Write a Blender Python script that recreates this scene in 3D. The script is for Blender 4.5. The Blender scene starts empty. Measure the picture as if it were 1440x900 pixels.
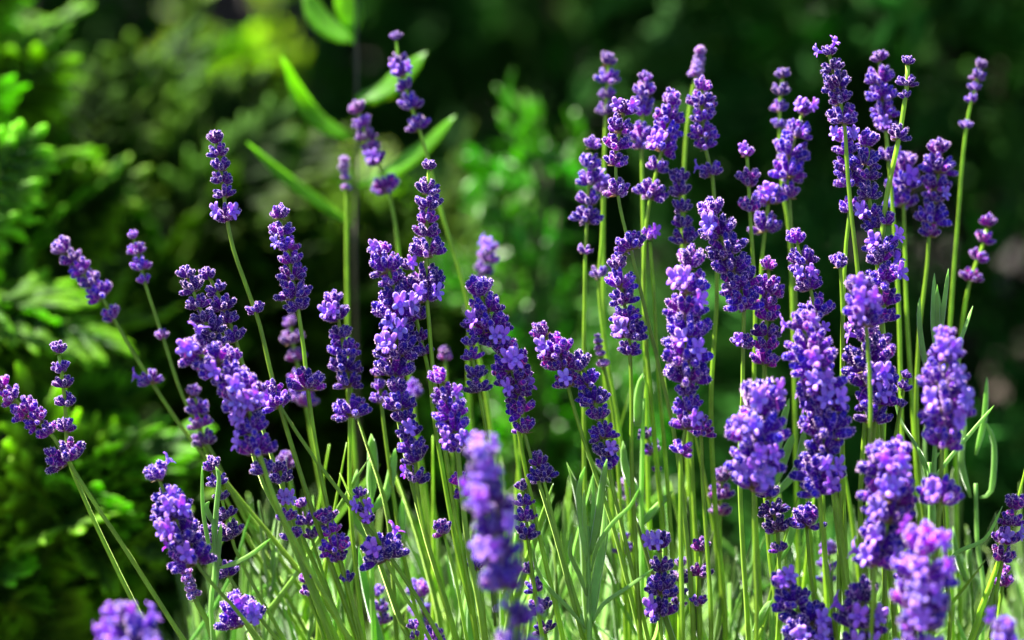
import bpy, math, random
import numpy as np
from mathutils import Vector, Matrix

R = math.radians
random.seed(7)
RNG = np.random.default_rng(11)
scene = bpy.context.scene
COL = scene.collection

# ------------------------------------------------------------------ camera
PITCH = R(12.0)
FOCUS = 0.94
CAM = Vector((0.0, 0.0, 0.60))
LENS = 85.0
FPX = 1440 * LENS / 36.0
cam_data = bpy.data.cameras.new('camera')
cam = bpy.data.objects.new('camera', cam_data)
COL.objects.link(cam)
cam.location = CAM
cam.rotation_euler = (R(90) - PITCH, 0, 0)
cam_data.lens = LENS
cam_data.sensor_width = 36.0
cam_data.clip_start = 0.02
cam_data.clip_end = 200
cam_data.dof.use_dof = True
cam_data.dof.focus_distance = FOCUS
cam_data.dof.aperture_fstop = 3.9
scene.camera = cam
FWD = Vector((0, math.cos(PITCH), -math.sin(PITCH)))
UP = Vector((0, math.sin(PITCH), math.cos(PITCH)))

def at(px, py, depth):
    """point seen at photo pixel (px, py) at the given distance along the view"""
    return CAM + depth * (FWD + Vector(((px - 720) / FPX, 0, 0)) - UP * ((py - 450) / FPX))

# ------------------------------------------------------------------ light
SUN_DIR = Vector((-0.48, 0.32, 1.0)).normalized()      # towards the sun: high, from the left and a little behind the flowers
elev = math.asin(SUN_DIR.z)
azim = math.atan2(SUN_DIR.x, SUN_DIR.y)
world = bpy.data.worlds.new('World')
scene.world = world
world.use_nodes = True
nt = world.node_tree
nt.nodes.clear()
sky = nt.nodes.new('ShaderNodeTexSky')
sky.sky_type = 'NISHITA'
sky.sun_disc = False
sky.sun_elevation = elev
sky.sun_rotation = azim
bg = nt.nodes.new('ShaderNodeBackground')
bg.inputs['Strength'].default_value = 0.05
wo = nt.nodes.new('ShaderNodeOutputWorld')
nt.links.new(sky.outputs[0], bg.inputs[0])
nt.links.new(bg.outputs[0], wo.inputs[0])
sun = bpy.data.lights.new('sun', 'SUN')
sun.energy = 5.0
sun.angle = R(0.5)
sun.color = (1.0, 0.95, 0.86)
so = bpy.data.objects.new('sun', sun)
COL.objects.link(so)
so.rotation_euler = SUN_DIR.to_track_quat('Z', 'Y').to_euler()
so.location = (-1, 1, 3)
scene.view_settings.view_transform = 'Standard'
scene.view_settings.look = 'None'
scene.view_settings.gamma = 1.0
scene.view_settings.exposure = 2.6
scene.cycles.max_bounces = 6
scene.cycles.diffuse_bounces = 2
scene.cycles.transparent_max_bounces = 4
scene.cycles.use_denoising = True
scene.cycles.sample_clamp_indirect = 6.0

# ------------------------------------------------------------------ materials
def newmat(name):
    m = bpy.data.materials.new(name)
    m.use_nodes = True
    t = m.node_tree
    t.nodes.clear()
    return m, t

def leafmat(name, base, trans, tf=0.4, rough=0.45, sheen=0.0, sheen_tint=(1, 1, 1), attr=None, noise=(40, 0.25), objvar=0.0, spec=0.4, bump=0.0, vein=0):
    """leaf or petal: base colour (times the vertex colour), light passing through, noise in the tone, sheen of fine hair"""
    m, t = newmat(name)
    N, L = t.nodes, t.links
    out = N.new('ShaderNodeOutputMaterial')
    mix = N.new('ShaderNodeMixShader')
    pr = N.new('ShaderNodeBsdfPrincipled')
    tr = N.new('ShaderNodeBsdfTranslucent')
    mix.inputs[0].default_value = tf
    L.new(pr.outputs[0], mix.inputs[1]); L.new(tr.outputs[0], mix.inputs[2]); L.new(mix.outputs[0], out.inputs[0])
    tc = N.new('ShaderNodeTexCoord')
    nz = N.new('ShaderNodeTexNoise'); nz.inputs['Scale'].default_value = noise[0]; nz.inputs['Detail'].default_value = 3
    L.new(tc.outputs['Object'], nz.inputs['Vector'])
    mr = N.new('ShaderNodeMapRange')
    mr.inputs[1].default_value = 0.25; mr.inputs[2].default_value = 0.75
    mr.inputs[3].default_value = 1 - noise[1]; mr.inputs[4].default_value = 1 + noise[1]
    L.new(nz.outputs[0], mr.inputs[0])
    val = mr.outputs[0]
    if objvar:
        oi = N.new('ShaderNodeObjectInfo')
        m2 = N.new('ShaderNodeMapRange'); m2.inputs[3].default_value = 1 - objvar; m2.inputs[4].default_value = 1 + objvar
        L.new(oi.outputs['Random'], m2.inputs[0])
        mm = N.new('ShaderNodeMath'); mm.operation = 'MULTIPLY'
        L.new(val, mm.inputs[0]); L.new(m2.outputs[0], mm.inputs[1]); val = mm.outputs[0]
    def tinted(col):
        v = N.new('ShaderNodeVectorMath'); v.operation = 'SCALE'
        v.inputs[0].default_value = col[:3]
        L.new(val, v.inputs['Scale'])
        o = v.outputs[0]
        if attr:
            a = N.new('ShaderNodeVertexColor'); a.layer_name = attr
            w = N.new('ShaderNodeVectorMath'); w.operation = 'MULTIPLY'
            L.new(o, w.inputs[0]); L.new(a.outputs[0], w.inputs[1]); o = w.outputs[0]
        if objvar:
            w = N.new('ShaderNodeVectorMath'); w.operation = 'MULTIPLY'
            L.new(o, w.inputs[0]); L.new(oi.outputs['Color'], w.inputs[1]); o = w.outputs[0]
        return o
    L.new(tinted(base), pr.inputs['Base Color'])
    L.new(tinted(trans), tr.inputs[0])
    pr.inputs['Roughness'].default_value = rough
    pr.inputs['Specular IOR Level'].default_value = spec
    pr.inputs['Sheen Weight'].default_value = sheen
    pr.inputs['Sheen Roughness'].default_value = 0.28
    pr.inputs['Sheen Tint'].default_value = (*sheen_tint, 1)
    if bump:
        n2 = N.new('ShaderNodeTexNoise'); n2.inputs['Scale'].default_value = noise[0] * 4
        L.new(tc.outputs['Object'], n2.inputs['Vector'])
        b = N.new('ShaderNodeBump'); b.inputs['Strength'].default_value = bump; b.inputs['Distance'].default_value = 0.001
        L.new(n2.outputs[0], b.inputs['Height']); L.new(b.outputs[0], pr.inputs['Normal'])
    return m

M_BUD = leafmat('lavender_calyx', (1, 1, 1), (3.0, 0.6, 1.8), tf=0.24, rough=0.5, sheen=0.65, sheen_tint=(1.0, 0.62, 1.0), attr='Col', noise=(9, 0.2), objvar=0.22, spec=0.25)
M_HAIR = leafmat('lavender_fuzz', (0.95, 0.68, 0.98), (1.0, 0.70, 1.0), tf=0.55, rough=0.6, noise=(5, 0.1), spec=0.2)
M_BRACT = leafmat('lavender_bract', (0.30, 0.22, 0.10), (0.5, 0.30, 0.10), tf=0.35, noise=(8, 0.3))
M_PETAL = leafmat('lavender_petal', (0.32, 0.14, 0.88), (0.54, 0.18, 1.0), tf=0.42, rough=0.45, sheen=0.4, sheen_tint=(1, .8, 1), attr='Col', noise=(14, 0.25), objvar=0.15)
M_STEM = leafmat('lavender_stem', (0.20, 0.35, 0.018), (0.48, 0.88, 0.02), tf=0.25, rough=0.4, sheen=0.6, sheen_tint=(0.7, 1, 0.25), noise=(120, 0.3), objvar=0.18)
M_LEAF = leafmat('lavender_leaf', (0.22, 0.42, 0.09), (0.42, 0.82, 0.06), tf=0.38, rough=0.5, sheen=0.7, sheen_tint=(0.9, 1, 0.85), noise=(90, 0.25), objvar=0.12)
M_LEAFPALE = leafmat('lavender_leaf_silvery', (0.19, 0.36, 0.06), (0.44, 0.80, 0.04), tf=0.18, rough=0.5, sheen=0.7, sheen_tint=(0.9, 1, 0.9), attr='Col', noise=(30, 0.3))
M_WOOD = leafmat('brown_bark', (0.045, 0.03, 0.018), (0.03, 0.02, 0.01), tf=0.02, rough=0.85, noise=(60, 0.4), bump=0.6)
M_DARKSTEM = leafmat('dark_red_stem', (0.03, 0.028, 0.012), (0.03, 0.03, 0.01), tf=0.05, rough=0.5, noise=(60, 0.3))
M_BROAD = leafmat('broad_leaf', (0.07, 0.19, 0.012), (0.50, 0.95, 0.01), tf=0.58, rough=0.4, noise=(50, 0.25), spec=0.3)
M_THUJA = leafmat('thuja_foliage', (0.046, 0.125, 0.007), (0.18, 0.43, 0.008), tf=0.35, rough=0.55, attr='Col', noise=(15, 0.35), spec=0.12)
M_THUJA2 = leafmat('dark_thuja_foliage', (0.016, 0.045, 0.003), (0.075, 0.18, 0.003), tf=0.35, rough=0.6, attr='Col', noise=(15, 0.35), spec=0.06)
M_GOLD = leafmat('golden_foliage', (0.11, 0.205, 0.005), (0.28, 0.49, 0.004), tf=0.42, rough=0.45, attr='Col', noise=(15, 0.3))
M_YEW = leafmat('yew_foliage', (0.020, 0.082, 0.010), (0.06, 0.28, 0.008), tf=0.22, rough=0.6, attr='Col', noise=(12, 0.4), spec=0.06)
M_FRESH = leafmat('young_foliage', (0.065, 0.21, 0.012), (0.22, 0.66, 0.012), tf=0.42, rough=0.4, attr='Col', noise=(15, 0.3))

def soilmat():
    m, t = newmat('soil')
    N, L = t.nodes, t.links
    out = N.new('ShaderNodeOutputMaterial'); pr = N.new('ShaderNodeBsdfPrincipled')
    tc = N.new('ShaderNodeTexCoord')
    n1 = N.new('ShaderNodeTexNoise'); n1.inputs['Scale'].default_value = 9; n1.inputs['Detail'].default_value = 8
    n2 = N.new('ShaderNodeTexNoise'); n2.inputs['Scale'].default_value = 70; n2.inputs['Detail'].default_value = 6
    L.new(tc.outputs['Object'], n1.inputs['Vector']); L.new(tc.outputs['Object'], n2.inputs['Vector'])
    cr = N.new('ShaderNodeValToRGB')
    cr.color_ramp.elements[0].position = 0.3; cr.color_ramp.elements[0].color = (0.010, 0.007, 0.005, 1)
    cr.color_ramp.elements[1].position = 0.7; cr.color_ramp.elements[1].color = (0.040, 0.025, 0.015, 1)
    L.new(n1.outputs[0], cr.inputs[0]); L.new(cr.outputs[0], pr.inputs['Base Color'])
    b = N.new('ShaderNodeBump'); b.inputs['Strength'].default_value = 0.9; b.inputs['Distance'].default_value = 0.01
    L.new(n2.outputs[0], b.inputs['Height']); L.new(b.outputs[0], pr.inputs['Normal'])
    pr.inputs['Roughness'].default_value = 0.95
    L.new(pr.outputs[0], out.inputs[0])
    return m
M_SOIL = soilmat()

# ------------------------------------------------------------------ mesh helpers
class MB:
    """collects vertices, faces, material slots and vertex colours for ONE mesh"""
    def __init__(s):
        s.v, s.f, s.m, s.c, s.n = [], [], [], [], 0
    def add(s, verts, faces, mat=0, col=(1, 1, 1)):
        verts = np.asarray(verts, dtype=float).reshape(-1, 3)
        faces = [tuple(int(i) + s.n for i in f) for f in faces]
        s.v.append(verts); s.f += faces; s.m += [mat] * len(faces)
        c = np.asarray(col, dtype=float)
        if c.ndim == 1: c = np.tile(c, (len(verts), 1))
        s.c.append(c); s.n += len(verts)
    def arrays(s):
        return np.vstack(s.v), s.f, np.array(s.m), np.vstack(s.c)
    def mesh(s, name, mats, smooth=True):
        me = bpy.data.meshes.new(name)
        v = np.vstack(s.v)
        me.from_pydata(v.tolist(), [], s.f)
        for m in mats: me.materials.append(m)
        if len(mats) > 1: me.polygons.foreach_set('material_index', s.m)
        me.polygons.foreach_set('use_smooth', [smooth] * len(me.polygons))
        ca = me.color_attributes.new('Col', 'FLOAT_COLOR', 'POINT')
        c = np.vstack(s.c); c4 = np.ones((len(c), 4)); c4[:, :3] = c
        ca.data.foreach_set('color', c4.ravel())
        me.update()
        return me

def basis(d, roll=0.0):
    d = np.asarray(d, float); d = d / (np.linalg.norm(d) + 1e-12)
    a = np.array([0, 0, 1.0]) if abs(d[2]) < 0.95 else np.array([1.0, 0, 0])
    x = np.cross(a, d); x /= np.linalg.norm(x)
    y = np.cross(d, x)
    c, s = math.cos(roll), math.sin(roll)
    return np.stack([c * x + s * y, -s * x + c * y, d])      # rows: local x, y, z in world

def lathe(prof, n=12, rib=0.0, nrib=8, flat=1.0):
    """closed body of revolution along +z; prof = [(z, r)]"""
    vs, fs = [], []
    for z, r in prof:
        for k in range(n):
            a = 2 * math.pi * k / n
            rr = r * (1 + rib * math.cos(nrib * a))
            vs.append((rr * math.cos(a), rr * math.sin(a) * flat, z))
    for i in range(len(prof) - 1):
        for k in range(n):
            k2 = (k + 1) % n
            fs.append((i * n + k, i * n + k2, (i + 1) * n + k2, (i + 1) * n + k))
    fs.append(tuple(range(n - 1, -1, -1)))
    fs.append(tuple((len(prof) - 1) * n + k for k in range(n)))
    return np.array(vs), fs

def tube(pts, radii, prof):
    """sweeps the closed 2-D profile along pts"""
    pts = np.asarray(pts, float); n = len(prof); vs, fs = [], []
    x = None
    for i, p in enumerate(pts):
        d = pts[min(i + 1, len(pts) - 1)] - pts[max(i - 1, 0)]
        d /= np.linalg.norm(d) + 1e-12
        if x is None:
            x = basis(d)[0]
        x = x - d * np.dot(x, d); x /= np.linalg.norm(x)
        y = np.cross(d, x)
        for a, b in prof:
            vs.append(p + radii[i] * (a * x + b * y))
    for i in range(len(pts) - 1):
        for k in range(n):
            k2 = (k + 1) % n
            fs.append((i * n + k, i * n + k2, (i + 1) * n + k2, (i + 1) * n + k))
    fs.append(tuple(range(n - 1, -1, -1))); fs.append(tuple((len(pts) - 1) * n + k for k in range(n)))
    return np.array(vs), fs
ROUND = [(math.cos(2 * math.pi * k / 8), math.sin(2 * math.pi * k / 8)) for k in range(8)]
SQUARE = []
for k in range(4):                                       # lavender stalks are square with a groove on each side
    a = math.pi / 2 * k
    for da, r in ((-0.22, 1.0), (0.22, 1.0), (math.pi / 4, 0.70)):
        SQUARE.append((r * math.cos(a + da), r * math.sin(a + da)))

def catmull(P, step):
    P = [np.asarray(p, float) for p in P]
    if len(P) < 3:
        P = [P[0], (P[0] + P[-1]) / 2, P[-1]]
    Q = [2 * P[0] - P[1]] + P + [2 * P[-1] - P[-2]]
    out = []
    for i in range(1, len(Q) - 2):
        n = max(2, int(np.linalg.norm(Q[i + 1] - Q[i]) / step))
        for k in range(n):
            t = k / n
            out.append(0.5 * (2 * Q[i] + (Q[i + 1] - Q[i - 1]) * t + (2 * Q[i - 1] - 5 * Q[i] + 4 * Q[i + 1] - Q[i + 2]) * t * t
                              + (3 * Q[i] - Q[i - 1] - 3 * Q[i + 1] + Q[i + 2]) * t ** 3))
    out.append(P[-1])
    return np.array(out)

def strip_leaf(mb, pts, width, up, thick=0.0006, mat=0, col=(1, 1, 1), fold=0.25, prof=None):
    """long leaf: two rolled halves meeting in a midrib groove, with real thickness"""
    pts = np.asarray(pts, float); n = len(pts); vs, fs = [], []
    for i, p in enumerate(pts):
        t = i / (n - 1)
        d = pts[min(i + 1, n - 1)] - pts[max(i - 1, 0)]; d /= np.linalg.norm(d) + 1e-12
        s = np.cross(d, up); s /= np.linalg.norm(s) + 1e-12
        nn = np.cross(s, d)
        w = width * 0.5 * ((prof(t)) if prof else (min(1.0, 0.45 + 2.2 * t) * (max(0.0, 1 - t ** 4)) ** 0.5 + 0.04))
        h = fold * w
        vs += [p - s * w, p - s * w * 0.5 + nn * h * 0.8, p, p + s * w * 0.5 + nn * h * 0.8, p + s * w,
               p + s * w * 0.5 + nn * (h * 0.8 - thick), p - nn * thick, p - s * w * 0.5 + nn * (h * 0.8 - thick)]
    for i in range(n - 1):
        for k in range(8):
            k2 = (k + 1) % 8
            fs.append((i * 8 + k, (i + 1) * 8 + k, (i + 1) * 8 + k2, i * 8 + k2))
    fs.append(tuple(range(8))); fs.append(tuple((n - 1) * 8 + 7 - k for k in range(8)))
    mb.add(vs, fs, mat, col)

def link(name, data, parent=None, loc=None):
    o = bpy.data.objects.new(name, data)
    COL.objects.link(o)
    if parent is not None: o.parent = parent
    if loc is not None: o.location = loc
    return o

def tag(o, label=None, cat=None, group=None, kind=None):
    if label: o['label'] = label
    if cat: o['category'] = cat
    if group: o['group'] = group
    if kind: o['kind'] = kind
    return o

# ------------------------------------------------------------------ ground
def ground():
    g = np.concatenate([np.array([-60, -25, -10, -5, -3]), np.linspace(-2, 2, 61), np.array([3, 5, 10, 25, 60])])
    gy = np.concatenate([np.array([-60, -20, -5, -2]), np.linspace(-1, 4, 71), np.array([6, 10, 25, 60])])
    vs = []
    for y in gy:
        for x in g:
            vs.append((x, y, 0.012 * math.sin(x * 9 + y * 4) * math.cos(y * 11 - x * 3) + 0.006 * math.sin(x * 31) * math.sin(y * 27) - 0.02))
    nx = len(g)
    fs = [(j * nx + i, j * nx + i + 1, (j + 1) * nx + i + 1, (j + 1) * nx + i) for j in range(len(gy) - 1) for i in range(nx - 1)]
    mb = MB(); mb.add(vs, fs)
    o = link('ground', mb.mesh('ground', [M_SOIL]))
    tag(o, kind='structure')
ground()

# ------------------------------------------------------------------ whorls of lavender buds (shared meshes)
def bud(mb, pos, d, L, r, rng, tone, hairs=46):
    prof = [(0, .30), (.08, .48), (.22, .80), (.40, .98), (.56, 1.0), (.68, .93), (.73, .86), (.76, .88), (.86, .78), (.94, .55), (.985, .28), (1.0, .05)]
    roll = rng.uniform(0, 6.28)
    B = basis(d, roll)
    n = 14
    v, f = lathe([(z * L, q * r) for z, q in prof], n, rib=0.06, nrib=7)
    bend = rng.uniform(-.12, .12)
    v = v.copy(); v[:, 0] += bend * r * 4 * (v[:, 2] / L) ** 2
    cols = []
    base = np.array([0.17, 0.13, 0.09]); calyx = np.array([0.056, 0.002, 0.25]) * tone; tipc = np.array([0.026, 0.002, 0.23]) * tone
    rim = np.array([0.34, 0.10, 0.50]) * tone
    for z, q in prof:
        if z < .12: c = base * .6 + calyx * .4
        elif z < .5: c = calyx * (1 - (z - .12) * .7) + np.array([.08, 0, .04]) * (1 - z)
        elif z < .70: c = calyx * .8
        elif z < .76: c = rim
        else: c = tipc
        for k in range(n):
            rib = 1 + 0.22 * math.cos(7 * 2 * math.pi * k / n)
            cols.append(c * rib)
    mb.add(v @ B + pos, f, 0, np.array(cols))
    # woolly hairs
    hv, hf = [], []
    for k in range(hairs):
        z = rng.beta(1.5, 1.0) * 0.96 + 0.03; a = rng.uniform(0, 6.28)
        q = np.interp(z, [p[0] for p in prof], [p[1] for p in prof])
        p0 = np.array([q * r * math.cos(a), q * r * math.sin(a), z * L]); p0[0] += bend * r * 4 * z ** 2
        out = np.array([math.cos(a), math.sin(a), 0.12 + 1.4 * max(0, z - .75) * 3]) + rng.normal(0, .07, 3)
        out /= np.linalg.norm(out)
        side = np.cross(out, rng.normal(0, 1, 3)); side /= np.linalg.norm(side)
        hl = r * rng.uniform(.24, .50); hw = r * .10
        i = len(hv)
        hv += [p0 - side * hw, p0 + side * hw, p0 + out * hl]
        hf.append((i, i + 1, i + 2))
    mb.add(np.array(hv) @ B + pos, hf, 1, (1, 1, 1))

def whorl_mesh(kind, seed):
    """unit radius whorl around the +z axis: S few buds, M a usual one, L a crowded one, T the top of a spike, C closed and scaly"""
    rng = np.random.default_rng(seed)
    mb = MB()
    spec = {'S': [(5, 36), (3, 62)], 'M': [(6, 26), (5, 52)], 'L': [(7, 14), (7, 38), (4, 60)],
            'T': [(5, 34), (4, 60), (1, 86)], 'C': [(7, 50), (6, 66), (3, 80)]}[kind]
    LR = {'S': (.94, .20), 'M': (.92, .172), 'L': (.82, .145), 'T': (.90, .185), 'C': (.55, .20)}[kind]
    for ring, (n, el) in enumerate(spec):
        # two clusters on opposite sides, as in real whorls
        ph = rng.uniform(0, 6.28)
        for k in range(n):
            a = ph + 2 * math.pi * (k + rng.uniform(-.28, .28)) / n
            e = R(el + rng.uniform(-15, 15))
            d = np.array([math.cos(a) * math.cos(e), math.sin(a) * math.cos(e), math.sin(e)])
            q_ = rng.uniform(.74, 1.12); L = LR[0] * q_; r = LR[1] * q_ ** .5 * rng.uniform(.9, 1.1)
            start = max(.05, 1 - L) * rng.uniform(.8, 1.0) if kind in 'SML' else max(.06, 1 - L) * .55
            pos = np.array([math.cos(a) * start * math.cos(e), math.sin(a) * start * math.cos(e), start * math.sin(e) * .8 - .12])
            u = rng.random()
            tone = np.array([1, 1, 1.]) * rng.uniform(.65, 1.5)
            if u > .72: tone = tone * np.array([2.0, 1.2, 1.15])          # magenta ones
            elif u < .22: tone = tone * np.array([.6, 1.1, 1.1])           # bluer ones
            if kind == 'C': tone = tone * np.array([1.3, 3.0, .9])
            bud(mb, pos, d, L, r, rng, tone, hairs=88 if kind != 'L' else 72)
            # short pedicel back to the stalk
            v, f = tube([np.array([0, 0, pos[2] - .05]), pos * np.array([.5, .5, 1]), pos + d * L * .1], [.05, .05, r * .3], ROUND)
            mb.add(v, f, 2)
    for k in range(2):                                              # papery bracts under the whorl
        a = rng.uniform(0, 6.28) + math.pi * k
        d = np.array([math.cos(a), math.sin(a), .15])
        pts = [np.array([0, 0, -.16]) + d * t + np.array([0, 0, -.10 * math.sin(3 * t)]) for t in np.linspace(.05, .5, 5)]
        strip_leaf(mb, pts, .34, np.array([0, 0, 1.]), thick=.02, mat=2, prof=lambda t: math.sin(math.pi * min(1, .18 + .82 * t)) + .05)
    return mb.mesh('whorl_' + kind, [M_BUD, M_HAIR, M_BRACT])

def floret_mesh(seed):
    """open two-lipped flower, tube along +z, unit size"""
    rng = np.random.default_rng(seed); mb = MB()
    v, f = lathe([(0, .10), (.3, .12), (.55, .17), (.62, .20)], 10)
    mb.add(v, f, 0, (.8, .7, .9))
    for k, (a, w, l) in enumerate([(60, .40, .55), (120, .40, .55), (200, .30, .42), (270, .34, .48), (340, .30, .42)]):
        a = R(a + rng.uniform(-8, 8)); o = np.array([math.cos(a), math.sin(a), 0])
        pts = []
        for t in np.linspace(0, 1, 7):
            pts.append(np.array([0, 0, .56]) + o * (.12 + l * t) + np.array([0, 0, .30 * math.sin(t * 1.9) * (1 if k < 2 else .55) + rng.uniform(-.02, .02)]))
        strip_leaf(mb, pts, w, np.array([0, 0, 1.]), thick=.012, col=(1 + .25 * rng.random(), 1 + .5 * rng.random(), 1), fold=.22,
                   prof=lambda t: .55 + .5 * math.sin(math.pi * min(1, .15 + .8 * t)) if t < .97 else .35)
    return mb.mesh('floret', [M_PETAL])

WH = {k: [whorl_mesh(k, 100 * i + ord(k)) for i in range(n)] for k, n in (('S', 4), ('M', 6), ('L', 5), ('T', 4), ('C', 2))}
FLO = [floret_mesh(i) for i in range(4)]

# ------------------------------------------------------------------ one lavender stalk
GROUP_FL = 'lavender flower stalks'
def lavender(label, d, w, segs, path, florets=0, tint=(1, 1, 1), closed=False, thin=1.0, stem_tint=(1, 1, 1), bottom=None, top=True):
    """d: cm behind (+) or before (-) the focal plane; w: half width of the head in photo pixels; segs: runs (y0, y1) or single y
    along the path, where whorls sit; path: photo pixels from the tip down"""
    rs = random.Random(sum(ord(c) * (i + 3) for i, c in enumerate(label)))
    if d < -6: d -= 1.5
    if path[0][1] > 640 and d > -2: w *= 1.22; segs = [(s[0], s[1], s[2] * 1.22) if isinstance(s, tuple) and len(s) > 2 else s for s in segs]
    dep = FOCUS + d / 100.0
    ppm = FPX / dep
    P = [np.array(at(x, y, dep)) for i, (x, y) in enumerate(path)]
    # go on down below the frame to the foot of the plant
    last = P[-1]; tang = P[-1] - P[-2]; tang /= np.linalg.norm(tang)
    bx = last[0] * 0.55 + (0.03 if last[0] > 0 else -0.01) + rs.uniform(-.03, .03)
    base = np.array([bx, FOCUS + 0.06 + 0.35 * d / 100.0 + rs.uniform(-.03, .03), -0.004])
    h = max(.05, last[2] - base[2])
    for t in (.2, .4, .6, .8, 1.0):
        a = last + tang * h * .5; b = base + np.array([0, 0, h * .45])
        P.append((1 - t) ** 3 * last + 3 * (1 - t) ** 2 * t * a + 3 * (1 - t) * t * t * b + t ** 3 * base)
    line = catmull(P, .006)
    root = link('lavender_flower', None, loc=Vector(base))
    root.empty_display_size = .01
    tag(root, label, 'lavender flower', GROUP_FL)
    arc = np.concatenate([[0], np.cumsum(np.linalg.norm(np.diff(line, axis=0), axis=1))])
    r0 = 0.00096 * thin
    # arc length and photo row of every point of the line
    npx = len(catmull([np.array(at(x, y, dep)) for x, y in path], .006))
    top_line = line
    rows = []
    for p in top_line:
        q = Vector(p) - CAM
        z = q.dot(FWD); rows.append(450 - q.dot(UP) / z * FPX)
    rows = np.array(rows)
    arc = np.concatenate([[0], np.cumsum(np.linalg.norm(np.diff(line, axis=0), axis=1))])
    def arc_of(y): return float(np.interp(y, rows, arc))
    spots = []
    for sg in segs:
        ww = w
        if isinstance(sg, tuple):
            y0, y1 = sg[0], sg[1]
            if len(sg) > 2: ww = sg[2]
            if y0 == y1:
                spots.append((arc_of(y0), ww)); continue
            s0, s1 = arc_of(y0), arc_of(y1)
            Rm = ww / ppm
            step = (0.0030 + 0.55 * Rm) * (0.5 if closed else 1)
            k = max(1, round((s1 - s0) / step))
            for i in range(k + 1):
                spots.append((s0 + (s1 - s0) * i / k + rs.uniform(-.1, .1) * step * (0 < i < k), ww))
        else:
            spots.append((arc_of(sg), ww))
    first = max(0, min(len(line) - 3, int(np.searchsorted(arc, spots[0][0])) - 0))
    sl = line[first:]; n = len(sl)
    rad = [r0 * (0.72 + 0.5 * min(1, i / n * 2.2)) for i in range(n)]
    v, f = tube(sl - base, rad, SQUARE)
    mb = MB(); mb.add(v, f)
    so_ = link('stem', mb.mesh('stem', [M_STEM]), root)
    so_.color = (*[c * 1.0 for c in stem_tint], 1)
    nfl = florets if d <= -2.5 else (florets + 1) // 2
    flw = rs.sample(range(len(spots)), min(len(spots), nfl)) if nfl else []
    for i, (s, ww) in enumerate(spots):
        Rm = (1.07 if d > -2.5 else 1.16) * ww / ppm * rs.uniform(.80, 1.18)
        k = 'T' if (i == 0 and top) else ('S' if Rm < .0041 else ('M' if Rm < .0066 else 'L'))
        if closed: k = 'C'
        if i == 0 and top: Rm *= .86
        p = np.array([np.interp(s, arc, line[:, c]) for c in range(3)])
        s2 = max(0, s - .004); p2 = np.array([np.interp(s2, arc, line[:, c]) for c in range(3)])
        s3 = s + .004; p3 = np.array([np.interp(s3, arc, line[:, c]) for c in range(3)])
        ax = Vector(p2 - p3).normalized() + Vector((rs.uniform(-.22, .22), rs.uniform(-.22, .22), 0))
        q = ax.to_track_quat('Z', 'Y').to_matrix().to_4x4() @ Matrix.Rotation(rs.uniform(0, 6.28), 4, 'Z')
        p = p + np.array(ax.normalized()) * (-.35 * Rm if k != 'C' else 0)
        mat = Matrix.Translation(Vector(p - base)) @ q @ Matrix.Diagonal((Rm * rs.uniform(.88, 1.1), Rm, Rm * rs.uniform(1.05, 1.30), 1))
        wo_ = link('flower_whorl', rs.choice(WH[k]), root)
        wo_.matrix_basis = mat
        j = rs.uniform(.8, 1.2)
        wo_.color = (tint[0] * j * rs.uniform(.85, 1.2), tint[1] * j, tint[2] * j, 1)
        nf = 0
        if i in flw: nf = 1 + (rs.random() < .5) + (rs.random() < .3)
        for _ in range(nf):
            # florets open towards the viewer's side as often as away
            a = rs.uniform(0, 6.28); e = R(rs.uniform(5, 50))
            dl = Vector((math.cos(a) * math.cos(e), math.sin(a) * math.cos(e), math.sin(e)))
            if rs.random() < .75:
                toward = (mat.to_3x3().inverted() @ Vector((rs.uniform(-.9, .9), -1, .35))).normalized()
                dl = (toward + Vector((0, 0, .2))).normalized()
            sz = min(.0062, max(.0042, Rm * .75)) / Rm
            fo = link('open_floret', rs.choice(FLO), wo_)
            fo.matrix_basis = Matrix.Translation(dl * .62) @ dl.to_track_quat('Z', 'Y').to_matrix().to_4x4() @ Matrix.Rotation(rs.uniform(-.5, .5), 4, 'Z') @ Matrix.Diagonal((sz, sz, sz, 1))
            fo.color = (1.0 + .3 * rs.random(), 1 + .5 * rs.random(), 1.0, 1)
    return root

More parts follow.
